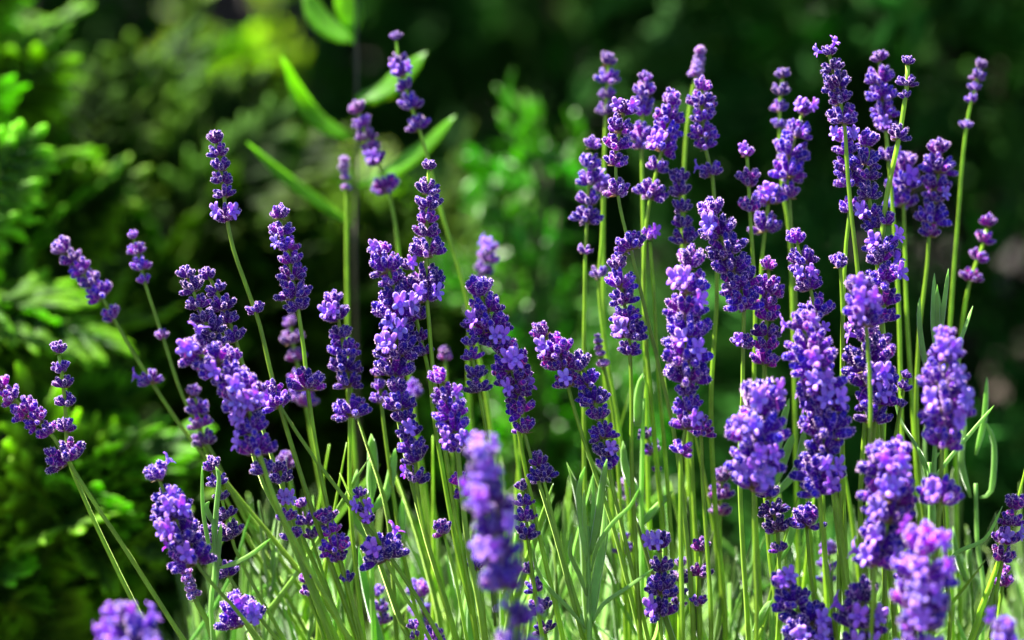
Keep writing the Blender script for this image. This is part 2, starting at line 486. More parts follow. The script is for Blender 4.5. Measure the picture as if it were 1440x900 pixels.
PINK = (1.2, 1.3, 1.2); DARK = (.6, .7, .8); PALE = (1.6, 2.2, 1.5); BLUE = (.75, 1.0, 1.05); MAG = (1.6, 1.0, 1.1)
FL = [
 # ---- left part
 ('tallest spike at the left, spaced dark whorls on a long curved stem', 0, 18, [(193, 268), (299, 299, 19), (432, 432, 17)],
  [(302, 183), (306, 212), (313, 255), (318, 300), (328, 350), (352, 418), (366, 460), (383, 533), (402, 600), (440, 720), (500, 890)], 1),
 ('spike with a separate small tip and dense body, right of the tallest left spike', 0, 22, [(298, 322, 17), (342, 425, 23), (531, 531, 27)],
  [(394, 288), (395, 320), (404, 345), (411, 390), (419, 435), (427, 490), (432, 540), (443, 620), (462, 720), (500, 870)], 1),
 ('leaning pinkish lavender spike before the conifer, with a whorl halfway down its stem', 5, 20, [(345, 408, 21), (440, 440, 22), (530, 530, 24)],
  [(82, 340), (110, 375), (140, 412), (158, 445), (185, 492), (215, 540), (255, 600), (310, 670), (375, 760), (430, 840)], 2, PINK),
 ('short soft spike on a leaning stem, tiny whorl below, between two taller left spikes', 5, 14, [(330, 392, 15), (470, 470, 15)],
  [(184, 320), (193, 355), (205, 402), (227, 468), (258, 560), (300, 640), (345, 730), (400, 830)], 0, PINK),
 ('small upright spike of four open whorls at the left edge, beside a bent spike', 0, 17, [(486, 490, 14), (514, 562, 18), (597, 597, 17)],
  [(80, 480), (86, 520), (91, 562), (93, 597), (96, 645), (118, 700), (150, 770), (210, 890)]),
 ('bent spike reaching in from the left edge above two long parallel stems', -1, 20, [(538, 603, 22), (636, 636, 27)],
  [(-8, 532), (22, 563), (52, 592), (76, 616), (94, 646), (128, 700), (178, 775), (258, 900)], 0, MAG),
 ('dense pointed lavender head of tight violet buds, left one of a touching pair', 0, 22, [(382, 480, 22)],
  [(258, 374), (272, 410), (288, 450), (305, 490), (325, 540), (345, 600), (370, 680), (430, 800)], 0, DARK),
 ('dense dark lavender head, right one of a touching pair above blurred blooms', 1, 20, [(384, 470, 19)],
  [(286, 378), (300, 400), (318, 440), (332, 480), (350, 540), (372, 610), (410, 720), (480, 880)], 0, BLUE),
 ('soft wide lavender head with many open petals lying slantwise just below the touching pair', -3, 30, [(492, 622, 29)],
  [(252, 484), (300, 510), (340, 552), (356, 600), (366, 640), (390, 710), (430, 790), (480, 880)], 6, PINK),
 ('half blurred lavender head in the thick of the left cluster with a short whorl beneath', -2, 26, [(498, 585, 26), (656, 656, 18)],
  [(320, 490), (334, 540), (348, 590), (368, 655), (392, 720), (425, 800), (460, 890)], 3),
 ('small violet side whorl beside the slanting left head on a long leaning stem', 0, 20, [(546, 560, 22)],
  [(376, 530), (388, 560), (412, 600), (450, 655), (500, 720), (560, 800), (620, 900)], 1, PINK),
 ('tiny dark whorl pair on a green stem below the left cluster of blooms', 0, 13, [(655, 668, 14)],
  [(390, 645), (396, 672), (408, 720), (430, 790), (455, 880)], 0, DARK),
 ('small blurred lavender spike hanging behind the left stems over the conifer shade', 5, 16, [(548, 615, 17)],
  [(270, 540), (279, 580), (287, 625), (312, 690), (350, 760), (400, 850)], 0, MAG),
 ('faint lavender spike behind, between the dense tipped spike and its neighbour', 8, 18, [(452, 498, 17), (528, 560, 19)],
  [(406, 436), (412, 480), (422, 530), (432, 580), (450, 680), (480, 820)], 0, MAG),
 ('blue violet lavender spike with a separate loose whorl below it on a straight stem', 2, 24, [(418, 532, 23), (570, 570, 28)],
  [(466, 408), (476, 450), (485, 500), (491, 545), (492, 600), (492, 700), (500, 800), (512, 900)], 2, BLUE),
 # ---- centre
 ('big deep purple head with open florets at its foot, tip tilted left', 0, 30, [(350, 410, 27), (428, 512, 33)],
  [(524, 336), (542, 370), (558, 420), (558, 470), (556, 515), (556, 560), (570, 640), (600, 760), (640, 890)], 8),
 ('lavender spike pressed against the right side of the big deep purple head', .5, 20, [(372, 440, 19), (470, 490, 17)],
  [(573, 362), (580, 410), (586, 450), (595, 490), (604, 530), (612, 600), (640, 760), (670, 900)], 2),
 ('narrow dark lavender spike hanging below the big purple head, open florets in its last whorl', -.5, 22, [(542, 622, 22), (638, 668, 24)],
  [(556, 532), (566, 580), (582, 630), (586, 680), (596, 740), (618, 820), (640, 900)], 3, BLUE),
 ('straight slender lavender spike of tight whorls rising over the centre, one loose whorl below', 0, 18, [(232, 262, 18), (282, 322, 20), (345, 345, 24), (388, 412, 25)],
  [(604, 222), (602, 260), (600, 330), (599, 400), (603, 450), (609, 520), (622, 610), (640, 720), (668, 880)], 1),
 ('broken string of small violet whorls on a tall stem before a bright lance leaf', 7, 16, [(50, 50, 14), (82, 98, 17), (118, 118, 17), (142, 142, 17), (172, 172, 19)],
  [(556, 42), (559, 75), (568, 118), (580, 155), (592, 190), (606, 240), (624, 310), (646, 380), (665, 460), (690, 600), (720, 860)], 1, BLUE),
 ('soft pinkish spike with a lone whorl below, before the lance leaved plant', 9, 18, [(150, 222, 18), (258, 258, 22)],
  [(500, 140), (511, 180), (530, 225), (543, 260), (555, 310), (565, 400), (575, 520), (600, 700), (630, 880)], 1, MAG),
 ('pale unopened lavender bud on a straight stem beside the lance leaved plant', 10, 11, [(228, 252, 11), (266, 266, 11)],
  [(483, 218), (485, 245), (487, 275), (488, 400), (492, 560), (510, 760), (530, 890)], 0, PALE, True),
 ('small blurred lilac spike leaning right behind the centre gap', 10, 14, [(346, 392, 15)],
  [(694, 338), (684, 370), (672, 400), (662, 450), (660, 560), (680, 760), (700, 890)], 1, PALE),
 ('broad crown shaped lavender head of rimmed buds at the centre, stem bending right', 0, 29, [(402, 472, 29)],
  [(672, 390), (680, 425), (693, 470), (708, 510), (722, 560), (735, 640), (760, 760), (790, 890)], 3),
 ('narrow dark blue lavender spike hanging left of the broad central head', -.5, 17, [(455, 540, 18)],
  [(656, 446), (662, 490), (674, 552), (684, 610), (694, 700), (712, 800), (730, 900)], 0, BLUE),
 ('curled lavender spike with a reddish upper whorl, right below the broad central head', 0, 25, [(485, 525, 28), (545, 598, 23)],
  [(706, 474), (716, 510), (730, 560), (738, 610), (752, 660), (780, 750), (815, 880)], 3, MAG),
 ('two close little whorls of starry dark buds below the curled spike', 0, 20, [(645, 645, 21), (662, 662, 24)],
  [(750, 628), (762, 665), (778, 730), (800, 810), (826, 900)], 0, DARK),
 ('arching lavender head whose tip bows left, left arm of the two arching spikes', 0, 26, [(465, 532, 27)],
  [(744, 450), (768, 475), (790, 512), (803, 560), (815, 600), (835, 660), (862, 740), (890, 850)], 3, MAG),
 ('arching spike falling right with a fringed last whorl, right of two arching spikes', 0, 23, [(508, 630, 24), (648, 648, 20)],
  [(806, 496), (822, 525), (838, 570), (850, 620), (858, 670), (872, 730), (900, 850)], 2, BLUE),
 ('tall crisp spike with feathery whorls and one lone whorl, taller than its neighbours', 0, 24, [(150, 222, 24), (264, 264, 25), (338, 338, 25)],
  [(884, 132), (874, 170), (866, 220), (868, 268), (876, 310), (888, 355), (906, 430), (928, 520), (946, 600), (960, 700), (975, 880)], 2),
 ('crisp lavender spike with a lone starry whorl below, right under the tall feathery one', 0, 22, [(368, 462, 23), (489, 489, 18)],
  [(868, 352), (873, 400), (882, 450), (886, 500), (888, 560), (888, 640), (893, 760), (900, 890)], 2),
 ('small dark lavender spike behind the tip of the tall feathery one', 7, 17, [(82, 130, 17), (152, 152, 15)],
  [(854, 72), (855, 110), (852, 150), (850, 220), (848, 330), (850, 500), (860, 700), (870, 890)], 0, BLUE),
 ('thin pale lilac lavender spike of small whorls, between two leafy dense spikes at the top', 5, 15, [(108, 155, 15), (184, 200, 19)],
  [(908, 100), (905, 140), (902, 190), (903, 250), (905, 350), (908, 520), (912, 700), (920, 890)], 0, PALE),
 ('long dark blue lavender spike with a small lower whorl left of the feathery one', 4, 21, [(200, 300, 22), (350, 350, 16)],
  [(834, 190), (829, 240), (826, 300), (823, 360), (822, 430), (821, 520), (822, 680), (828, 880)], 0, BLUE),
 ('lilac whorl with spread petals on a thin stem behind the dark blue spike', 5, 18, [(255, 262, 19), (382, 382, 15)],
  [(848, 245), (848, 280), (846, 340), (842, 400), (850, 480), (870, 600), (890, 760), (900, 890)], 1, PINK),
 ('pinkish lavender spike of loose whorls lit from above, second group from the feathery spike', 3, 20, [(138, 200, 21), (230, 230, 20), (265, 265, 22)],
  [(946, 128), (940, 170), (930, 215), (918, 262), (908, 320), (905, 420), (915, 560), (930, 720), (940, 880)], 2, PINK),
 ('small lilac spike tip standing above a brighter dense spike', 7, 14, [(76, 108, 14)],
  [(986, 66), (982, 90), (974, 125), (966, 180), (962, 240), (960, 360), (965, 560), (975, 880)], 0, PALE, True),
 ('dense bright lavender spike with pale lit crown and a splayed whorl far below', 3, 22, [(118, 200, 22), (236, 236, 24)],
  [(988, 104), (987, 150), (992, 208), (1002, 250), (1006, 320), (1008, 420), (1000, 560), (1005, 700), (1020, 880)], 1, PINK),
 ('dark half hidden lavender spike between the dense bright spike and the feathery one', 3, 20, [(246, 330, 20)],
  [(952, 238), (957, 280), (962, 330), (965, 400), (968, 520), (975, 700), (985, 890)], 0, DARK),
 ('little lilac whorl on a thin stem right of the feathery spike', 3, 18, [(328, 328, 19)],
  [(912, 315), (914, 340), (920, 420), (925, 520), (940, 700), (950, 890)], 1, PALE),
 ('stout crisp lavender head with buds in many rows and a ragged lower whorl', 0, 31, [(292, 392, 31), (412, 420, 25), (478, 478, 18)],
  [(994, 276), (1008, 315), (1022, 355), (1038, 395), (1046, 430), (1045, 480), (1044, 560), (1040, 660), (1045, 780), (1052, 890)], 3),
 ('long heavy spike, lit pink at the top, whorls reaching far down its stem', -2, 31, [(362, 520, 33), (545, 590, 24), (628, 628, 19)],
  [(972, 350), (968, 400), (965, 460), (966, 520), (966, 590), (958, 640), (957, 700), (958, 800), (960, 900)], 7, PINK),
 ('magenta whorl with two spread buds beside the foot of the heavy pink lit spike', -1, 20, [(590, 600, 21)],
  [(985, 575), (986, 610), (988, 680), (995, 780), (1000, 890)], 1, MAG),
 # ---- right part
 ('three spaced magenta whorls above blurred pale ones, left of the paired upper spikes', 3, 18, [(212, 212, 17), (245, 252, 19), (286, 286, 20)],
  [(1048, 196), (1052, 240), (1054, 290), (1058, 350), (1062, 440), (1060, 560), (1062, 720), (1070, 890)], 1, MAG),
 ('pale lilac whorl on a blurred stem between the magenta whorls and the knobbly spike', 4, 22, [(268, 272, 23), (312, 312, 26)],
  [(1082, 256), (1080, 290), (1075, 330), (1070, 400), (1075, 520), (1085, 700), (1095, 890)], 2, PALE),
 ('dark soft lavender tip behind the knobbly lit spike', 6, 16, [(102, 125, 15), (148, 172, 17)],
  [(1102, 94), (1098, 130), (1096, 175), (1100, 260), (1110, 330), (1115, 450), (1120, 700), (1125, 890)], 0, BLUE),
 ('knobbly lit lavender spike with round lilac buds and a broad lower whorl', 4, 26, [(150, 235, 27), (268, 268, 24)],
  [(1134, 138), (1122, 180), (1108, 235), (1110, 275), (1114, 340), (1120, 440), (1130, 600), (1140, 760), (1150, 890)], 2, PINK),
 ('tallest crisp lavender spike at the right, stacked crown like whorls on a bare long stem', 0, 20, [(70, 90, 19), (112, 134, 22), (158, 158, 24)],
  [(1162, 56), (1170, 95), (1180, 135), (1188, 178), (1191, 230), (1196, 290), (1204, 360), (1212, 450), (1218, 560), (1210, 700), (1212, 890)], 1),
 ('pale lit lavender head crossed by the bare stem of the tallest crisp spike', 1, 21, [(190, 248, 21), (288, 288, 20)],
  [(1184, 178), (1189, 220), (1196, 280), (1190, 340), (1186, 420), (1184, 540), (1186, 700), (1190, 890)], 2, PALE),
 ('violet lavender head with white rimmed buds right beside the pale lit head', .5, 22, [(195, 268, 23), (298, 312, 20)],
  [(1224, 184), (1220, 225), (1222, 275), (1228, 320), (1236, 400), (1245, 520), (1240, 700), (1245, 890)], 1, BLUE),
 ('soft dense lavender spike with lilac petals at its tip, left of the blue budded one', 4, 22, [(78, 175, 21), (215, 215, 20)],
  [(1236, 68), (1238, 110), (1244, 170), (1250, 230), (1258, 330), (1264, 440), (1268, 600), (1275, 800)], 4, PINK),
 ('small blue budded lavender spike on a thick bright green stem, a pale whorl lower down', 0, 14, [(84, 112, 15), (133, 133, 12), (186, 186, 19)],
  [(1276, 74), (1276, 110), (1272, 145), (1264, 195), (1252, 250), (1243, 305), (1236, 400), (1232, 520), (1240, 700), (1260, 890)], 0, BLUE, False, 1.25),
 ('blurred pale pink lavender head behind the thick bright green stem', 5, 25, [(228, 275, 25)],
  [(1272, 218), (1270, 260), (1272, 330), (1275, 440), (1285, 600), (1300, 880)], 3, PALE),
 ('blurred rounded lavender spike at the right before the dark hedge, lit lilac', 4, 25, [(205, 298, 25), (322, 322, 20)],
  [(1322, 194), (1318, 250), (1308, 310), (1304, 370), (1292, 480), (1290, 620), (1310, 860)], 2, PINK),
 ('small blurred lavender spike with two tiny whorls below, last tall one at the right', 6, 12, [(90, 122, 13), (138, 138, 11), (175, 175, 11)],
  [(1382, 80), (1372, 120), (1362, 160), (1354, 220), (1348, 300), (1340, 400), (1332, 540), (1330, 700), (1340, 890)], 0, BLUE),
 ('blurred dark purple spike leaning right at the right edge over dark hedge', 6, 18, [(310, 358, 19), (386, 386, 17)],
  [(1392, 298), (1382, 345), (1366, 388), (1354, 450), (1345, 560), (1345, 740), (1350, 890)], 0, MAG),
 ('crisp lavender head with a lit white pink tip, right of centre', 0, 25, [(332, 385, 23), (396, 430, 26), (463, 463, 15)],
  [(1116, 322), (1124, 355), (1138, 400), (1147, 440), (1154, 480), (1160, 560), (1170, 680), (1190, 860)], 4, PINK),
 ('small upright lavender spike of neat whorls left of the lit tipped head', .5, 21, [(370, 370, 16), (400, 424, 21), (440, 500, 24)],
  [(1080, 358), (1081, 400), (1078, 450), (1076, 508), (1072, 570), (1074, 660), (1082, 780), (1095, 890)], 0, MAG),
 ('dark tangled lavender top above a neat lit column of whorls', 0, 24, [(306, 340, 24)],
  [(1246, 300), (1242, 330), (1236, 380), (1236, 460), (1230, 560), (1226, 680), (1225, 890)], 1, DARK),
 ('neat crisp column of pink rimmed whorls next to a blurred bloom', -.3, 26, [(358, 440, 27), (476, 476, 20)],
  [(1230, 346), (1242, 380), (1244, 420), (1240, 470), (1238, 540), (1242, 640), (1250, 780), (1258, 890)], 1, MAG),
 ('dark little whorl split around a stem, left of the neat column', 0, 18, [(366, 366, 19)],
  [(1176, 348), (1181, 372), (1184, 420), (1186, 540), (1184, 660), (1180, 800), (1178, 890)], 0, BLUE),
 ('round lilac front bloom, out of focus, touching the neat column', -4, 27, [(400, 446, 27)],
  [(1204, 388), (1212, 420), (1218, 460), (1224, 560), (1222, 700), (1230, 880)], 4, PINK),
 ('thick lavender head with lilac open petals below the round blurred bloom', -1.5, 33, [(468, 580, 33)],
  [(1216, 452), (1222, 500), (1232, 560), (1228, 620), (1222, 680), (1218, 780), (1215, 890)], 7),
 ('tiny crisp blue lavender tip with two hooked buds below, beside the thick head', -1, 11, [(526, 542, 12), (567, 567, 9)],
  [(1275, 518), (1271, 545), (1267, 570), (1260, 610), (1250, 680), (1245, 780), (1240, 890)], 0, BLUE),
 ('tall out of focus lavender bloom with spreading middle, before upright narrow leaves at the right', -5, 34, [(470, 492, 26), (525, 560, 40), (590, 612, 28), (688, 688, 30)],
  [(1330, 448), (1332, 500), (1330, 560), (1326, 620), (1322, 690), (1318, 780), (1310, 890)], 7, PINK),
 ('half blurred lavender head with lit lilac petals leaning into a longer one below', -3, 32, [(452, 560, 32)],
  [(1124, 440), (1138, 490), (1158, 560), (1166, 620), (1176, 700), (1190, 800), (1200, 890)], 5, PINK),
 ('long half blurred violet head above the middle of the right cluster', -3, 33, [(560, 680, 34)],
  [(1166, 545), (1164, 590), (1156, 640), (1152, 690), (1160, 780), (1175, 890)], 4, BLUE),
 ('big round blurred lavender bloom, largest of the right middle, with ragged base', -4, 42, [(560, 635, 43), (662, 672, 26)],
  [(1072, 536), (1066, 580), (1062, 640), (1060, 700), (1062, 790), (1064, 890)], 7, PINK),
 ('small crisp dark spike of tight buds with two lone buds under it', 0, 17, [(688, 735, 18), (768, 768, 12)],
  [(1072, 676), (1084, 705), (1092, 740), (1095, 775), (1096, 820), (1094, 890)], 0, DARK),
 ('single crisp whorl opened flat on a thin stem right of the small dark spike', 0, 21, [(722, 728, 22)],
  [(1130, 708), (1134, 735), (1138, 790), (1146, 890)], 0),
 ('big out of focus lavender bloom of lilac and magenta, front right', -5, 42, [(645, 750, 43), (780, 780, 27)],
  [(1240, 622), (1250, 680), (1246, 750), (1230, 800), (1225, 890)], 9, PINK),
 ('large blurred bright lavender bloom rising from the bottom edge at front right', -7, 40, [(758, 905, 40)],
  [(1302, 735), (1298, 800), (1294, 860), (1290, 930)], 8, PINK),
 ('dark blurred lavender head at the bottom edge beside the large bright bloom', -4, 36, [(830, 900, 36)],
  [(1216, 812), (1212, 860), (1208, 930)], 2, DARK),
 ('violet half blurred lavender head at the bottom with a lower whorl to the right', -3, 30, [(815, 890, 32)],
  [(1096, 802), (1112, 840), (1132, 880), (1144, 930)], 3, BLUE),
 ('small dark spike low among lit stems with a lone whorl, right of the pale stems', 0, 18, [(765, 800, 20), (842, 842, 16)],
  [(986, 754), (985, 790), (982, 840), (984, 890)], 0, MAG),
 ('small deep purple spike with open florets and spiky foot, low among stems', 0, 20, [(760, 792, 20), (815, 822, 19), (852, 852, 20)],
  [(924, 744), (930, 790), (930, 830), (928, 870), (930, 905)], 3, DARK),
 ('soft small lavender head leaning left behind the crossing stems', 4, 16, [(588, 628, 17), (660, 660, 11)],
  [(892, 578), (906, 605), (920, 640), (926, 680), (935, 780), (945, 890)], 0, PINK),
 ('pale blurred lilac bud behind the curved leafy shoot', 6, 14, [(682, 715, 14)],
  [(876, 672), (883, 710), (888, 770), (895, 890)], 0, PALE, True),
 ('lavender head with round bright buds resting on a thick lit stem, low centre', -1.5, 26, [(528, 618, 28)],
  [(612, 516), (624, 550), (640, 605), (648, 680), (660, 780), (680, 890)], 3, PINK, False, 1.4),
 ('large blurred violet foreground bloom standing in the lower centre', -10, 32, [(638, 680, 28), (700, 770, 38), (800, 812, 28)],
  [(674, 622), (680, 670), (690, 720), (698, 770), (706, 820), (716, 880)], 6, BLUE),
 ('blurred foreground bloom cut by the bottom edge below the large violet one', -10, 34, [(865, 905, 36)],
  [(736, 846), (726, 890), (720, 940)], 2, BLUE),
 ('narrow dark spike of stacked buds behind the large blurred violet bloom', 0, 14, [(682, 745, 15)],
  [(733, 674), (738, 710), (742, 750), (748, 800), (760, 880)], 0, DARK),
 ('dark ladder of small bud pairs in shade right of the blurred foreground bloom', 1, 15, [(798, 850, 16), (880, 880, 14)],
  [(742, 785), (752, 830), (764, 880), (770, 910)], 0, DARK),
 ('small pink whorl clinging to the thick lit stem, low centre', 0, 14, [(672, 690, 16)],
  [(644, 660), (650, 690), (655, 740), (668, 820), (684, 900)], 0, MAG),
 ('small dark bud cluster on a leaning stem left of the thick lit one', 0, 15, [(738, 742, 17)],
  [(616, 724), (624, 750), (640, 810), (655, 890)], 0, MAG),
 ('dark leaning tip above a wide whorl with open violet florets, lower left of centre', 0, 13, [(692, 712, 12), (728, 728, 9), (768, 772, 28)],
  [(502, 682), (512, 712), (526, 745), (544, 790), (570, 840), (600, 890)], 5, BLUE),
 ('tiny pair of dark buds under the wide open whorl, lower left of centre', 0, 10, [(812, 812, 12)],
  [(486, 800), (489, 820), (496, 860), (506, 900)], 0, DARK),
 ('small upright spike of violet buds low at left of centre, magenta toward its foot', 0, 16, [(724, 780, 18)],
  [(455, 714), (464, 745), (476, 785), (490, 830), (508, 890)], 0, MAG),
 ('small lit lavender spike, left one of two side by side low on the left', -.5, 17, [(700, 748, 17)],
  [(396, 690), (404, 725), (416, 765), (436, 820), (464, 890)], 1, PINK),
 ('small lavender spike, right one of two side by side low on the left', 1, 13, [(706, 750, 13)],
  [(422, 696), (430, 725), (438, 755), (452, 800), (480, 890)], 0),
 ('big half blurred lavender head leaning left above a dark gap, low left', -2.5, 30, [(662, 695, 24), (712, 775, 31)],
  [(214, 648), (230, 690), (250, 735), (268, 780), (302, 825), (350, 880)], 6, BLUE),
 ('crisp dark whorl sticking out behind the big leaning low head', 0, 14, [(744, 756, 14), (800, 800, 20)],
  [(285, 735), (298, 765), (316, 800), (345, 845), (390, 900)], 0, DARK),
 ('closed pale lavender bud on a thick bright green stem in the low left', 0, 11, [(806, 840, 12)],
  [(259, 798), (268, 825), (279, 852), (292, 875), (304, 910)], 0, PALE, True, 1.6),
 ('dark narrow spike half hidden behind upright narrow leaves, low left', .5, 13, [(652, 720, 14), (742, 748, 16)],
  [(295, 643), (306, 680), (318, 725), (330, 770), (360, 830), (400, 900)], 0, DARK),
 ('pale pink lit whorl with open florets low at the left under the crisp dark whorl', -1, 24, [(848, 860, 27)],
  [(345, 838), (336, 858), (350, 885), (372, 920)], 4, PINK),
 ('blurred foreground lavender bloom alone in the bottom left corner', -9, 32, [(860, 910, 38)],
  [(156, 838), (172, 875), (196, 920), (215, 960)], 5, BLUE),
 ('small pale spike of three whorls in the bright leaves, blurred, low left of centre', 5, 15, [(830, 868, 15)],
  [(530, 818), (533, 850), (536, 880), (540, 910)], 0, PALE),
 ('blurred pale lilac spike beside the small three whorl one, low among bright leaves', 6, 20, [(828, 878, 20)],
  [(584, 812), (592, 850), (598, 885), (602, 920)], 2, PALE),
 ('pale blurred bud tip at the bottom edge under the low lilac spike', 1, 14, [(888, 900, 16)],
  [(608, 878), (612, 900), (618, 940)], 0, PALE),
 ('crisp lavender spike cut by the right edge, behind a bright slanting stem', 0, 17, [(706, 778, 18)],
  [(1432, 690), (1422, 730), (1410, 785), (1400, 840), (1392, 900)], 1, MAG),
 ('blurred pale pink bloom in the bottom right corner', -8, 26, [(880, 905, 28)],
  [(1410, 864), (1414, 890), (1418, 940)], 3, PALE),
 ('small blurred purple bud cluster between the centre stems, far behind', 8, 12, [(492, 500, 13)],
  [(624, 482), (626, 505), (632, 580), (640, 700), (650, 890)], 0, MAG),
 ('blurred violet bud cluster peeping between the two centre left spikes', 8, 13, [(540, 550, 15)],
  [(580, 530), (582, 556), (588, 640), (600, 760), (610, 890)], 0, PINK),
 ('greenish closed bud above a magenta whorl, blurred, right of the arching spikes', 4, 9, [(474, 500, 10), (515, 515, 14)],
  [(838, 464), (844, 495), (850, 520), (862, 580), (872, 700), (880, 890)], 0, PALE, True),
 ('small pale lilac bud tip low behind the curved leafy shoot, blurred', 5, 13, [(755, 768, 14)],
  [(876, 744), (878, 775), (882, 830), (886, 890)], 0, PALE),
 ('loose magenta whorl hanging below the big front right bloom', -3, 20, [(782, 800, 22)],
  [(1282, 770), (1280, 805), (1274, 850), (1268, 900)], 2, MAG),
 ('violet whorl at the bottom edge between the two low front heads', -2, 22, [(880, 896, 22)],
  [(1158, 868), (1160, 895), (1162, 920)], 1, BLUE),
 ('tiny magenta buds below the crisp spike at the right edge', 1, 11, [(800, 815, 13)],
  [(1408, 790), (1411, 815), (1404, 860), (1398, 900)], 0, MAG),
 ('tiny pair of buds among crossing stems low on the left', 0, 9, [(812, 830, 11)],
  [(428, 800), (432, 830), (446, 870), (456, 900)], 0, MAG),
 ('small bud cluster half hidden left of the large blurred violet bloom', 0, 12, [(782, 792, 13)],
  [(668, 772), (670, 795), (678, 840), (684, 900)], 0, DARK),
 ('tiny greyish bud tip at the bottom edge beside the low lilac spike', 1, 9, [(878, 892, 10)],
  [(580, 868), (584, 892), (590, 920)], 0, PALE),
 ('magenta little whorl blurred behind the left cluster of stems', 6, 14, [(640, 648, 15)],
  [(400, 628), (403, 655), (415, 720), (440, 820)], 0, MAG),
 ('thin dark spike low in the gap between the two small low spikes', 2, 11, [(790, 845, 12)],
  [(958, 780), (956, 820), (955, 860), (955, 900)], 0, DARK),
 ('narrow violet spike blurred low behind the long heavy spike', 5, 13, [(668, 715, 14)],
  [(1016, 655), (1014, 690), (1012, 740), (1015, 840)], 0, MAG),
 ('small blurred lilac spike low behind the single flat whorl', 6, 13, [(770, 812, 14)],
  [(1168, 756), (1166, 790), (1160, 840), (1158, 900)], 1, PALE),
 ('pale faded whorl tucked under the big deep purple head, behind it', 3, 14, [(522, 558, 15)],
  [(530, 510), (534, 545), (540, 600), (560, 740), (590, 890)], 0, PALE),
]
FLOWERS = []
for e in FL:
    label, d, w, segs, path = e[:5]
    kw = dict(zip(('florets', 'tint', 'closed', 'thin'), e[5:]))
    FLOWERS.append(lavender(label, d, w, segs, path, **kw))

# ------------------------------------------------------------------ bare stalks whose heads are above or hidden behind the blooms
BARE = [
 ('thick bright green stalk leaning left across the right edge', 0, [(1446, 640), (1432, 700), (1408, 780), (1378, 860), (1362, 910)], 1.3),
 ('thin pale stalk running down between the two right front blooms', -2, [(1322, 620), (1328, 720), (1332, 820), (1334, 910)], .9),
 ('pale green stalk crossing behind the lower left stems towards the right', 3, [(290, 640), (345, 710), (402, 780), (480, 880)], 1.2),
]
_r = random.Random(3)
for k in range(20):
    x0 = _r.uniform(430, 1180); y0 = _r.uniform(520, 690); ln = _r.uniform(-.32, .42) - (x0 - 800) * .0003
    BARE.append(('bare green stalk in the crowd of stems below the blooms', _r.uniform(.5, 9), [(x0, y0), (x0 + ln * 90, y0 + 100), (x0 + ln * 170, y0 + 210), (x0 + ln * 200, 905)], _r.uniform(.9, 1.5)))
def stalk(label, d, path, thin):
    dep = FOCUS + d / 100
    P = [np.array(at(x, y, dep)) for x, y in path]
    last = P[-1]; base = np.array([last[0] * .6, FOCUS + .06, -.004]); tang = (P[-1] - P[-2]); tang /= np.linalg.norm(tang)
    h = last[2]
    for t in (.25, .5, .75, 1.0):
        a = last + tang * h * .5; b = base + np.array([0, 0, h * .45])
        P.append((1 - t) ** 3 * last + 3 * (1 - t) ** 2 * t * a + 3 * (1 - t) * t * t * b + t ** 3 * base)
    line = catmull(P, .008)
    mb = MB(); v, f = tube(line - base, [.00095 * thin * min(1, .22 + .78 * i * .008 / .05) for i in range(len(line))], SQUARE); mb.add(v, f)
    o = link('lavender_stalk', mb.mesh('lavender_stalk', [M_STEM]), loc=Vector(base))
    tag(o, label, 'flower stalk', 'bare stalks below the blooms' if label.startswith('bare') else None)
for b in BARE: stalk(*b)

# ------------------------------------------------------------------ leafy lavender shoots one can tell apart
def shoot(label, d, stem, leaves, mat=M_LEAF, group=None, foot=True):
    """stem: photo pixels from tip to foot; leaves: (width px, [pixels from foot to tip], depth change in cm at the tip)"""
    dep = FOCUS + d / 100; ppm = FPX / dep
    P = [np.array(at(x, y, dep)) for x, y in stem]
    last = P[-1]; base = np.array([last[0] * .7, last[1] + .01, -.004])
    for t in (.35, .7, 1.0):
        P.append(last * (1 - t) + base * t)
    line = catmull(P, .006)
    root = link('lavender_shoot', None, loc=Vector(base)); root.empty_display_size = .01
    tag(root, label, 'leafy shoot', group)
    mb = MB(); v, f = tube(line - base, [.0008 + .0006 * min(1, 3 * i / len(line)) for i in range(len(line))], SQUARE); mb.add(v, f)
    link('stem', mb.mesh('stem', [M_LEAF]), root)
    for lf in leaves:
        w, pts = lf[0], lf[1]; dd = (lf[2] if len(lf) > 2 else 0) / 100
        Q = [np.array(at(x, y, dep + dd * i / max(1, len(pts) - 1))) for i, (x, y) in enumerate(pts)]
        line2 = catmull(Q, .003)
        mb = MB()
        upv = np.array([random.uniform(-.5, .5), -1, .6])
        strip_leaf(mb, line2 - base, w / ppm, upv, thick=.0005, fold=.3)
        o = link('leaf', mb.mesh('leaf', [mat]), root)
    return root
shoot('crisp leafy shoot with long narrow curving leaves standing before the lower stems', -.5, [(827, 740), (828, 800), (828, 860), (829, 915)], [
    (9, [(826, 790), (818, 740), (814, 690), (822, 657)], -1), (7, [(826, 780), (822, 730), (821, 690)], -1), (6, [(828, 775), (834, 720), (834, 664)]),
    (12, [(830, 780), (840, 735), (846, 690), (853, 646)], -1), (13, [(832, 880), (838, 820), (850, 750), (852, 698)], 1),
    (6, [(831, 805), (840, 768), (862, 735), (886, 712), (899, 686)], -2), (6, [(831, 880), (848, 850), (880, 828), (918, 800)], -1.5),
    (6, [(824, 885), (800, 856), (772, 828), (754, 798), (748, 760)], -2), (7, [(826, 840), (814, 806), (802, 780), (804, 750)], -1), (5, [(822, 890), (818, 870), (817, 862)])])
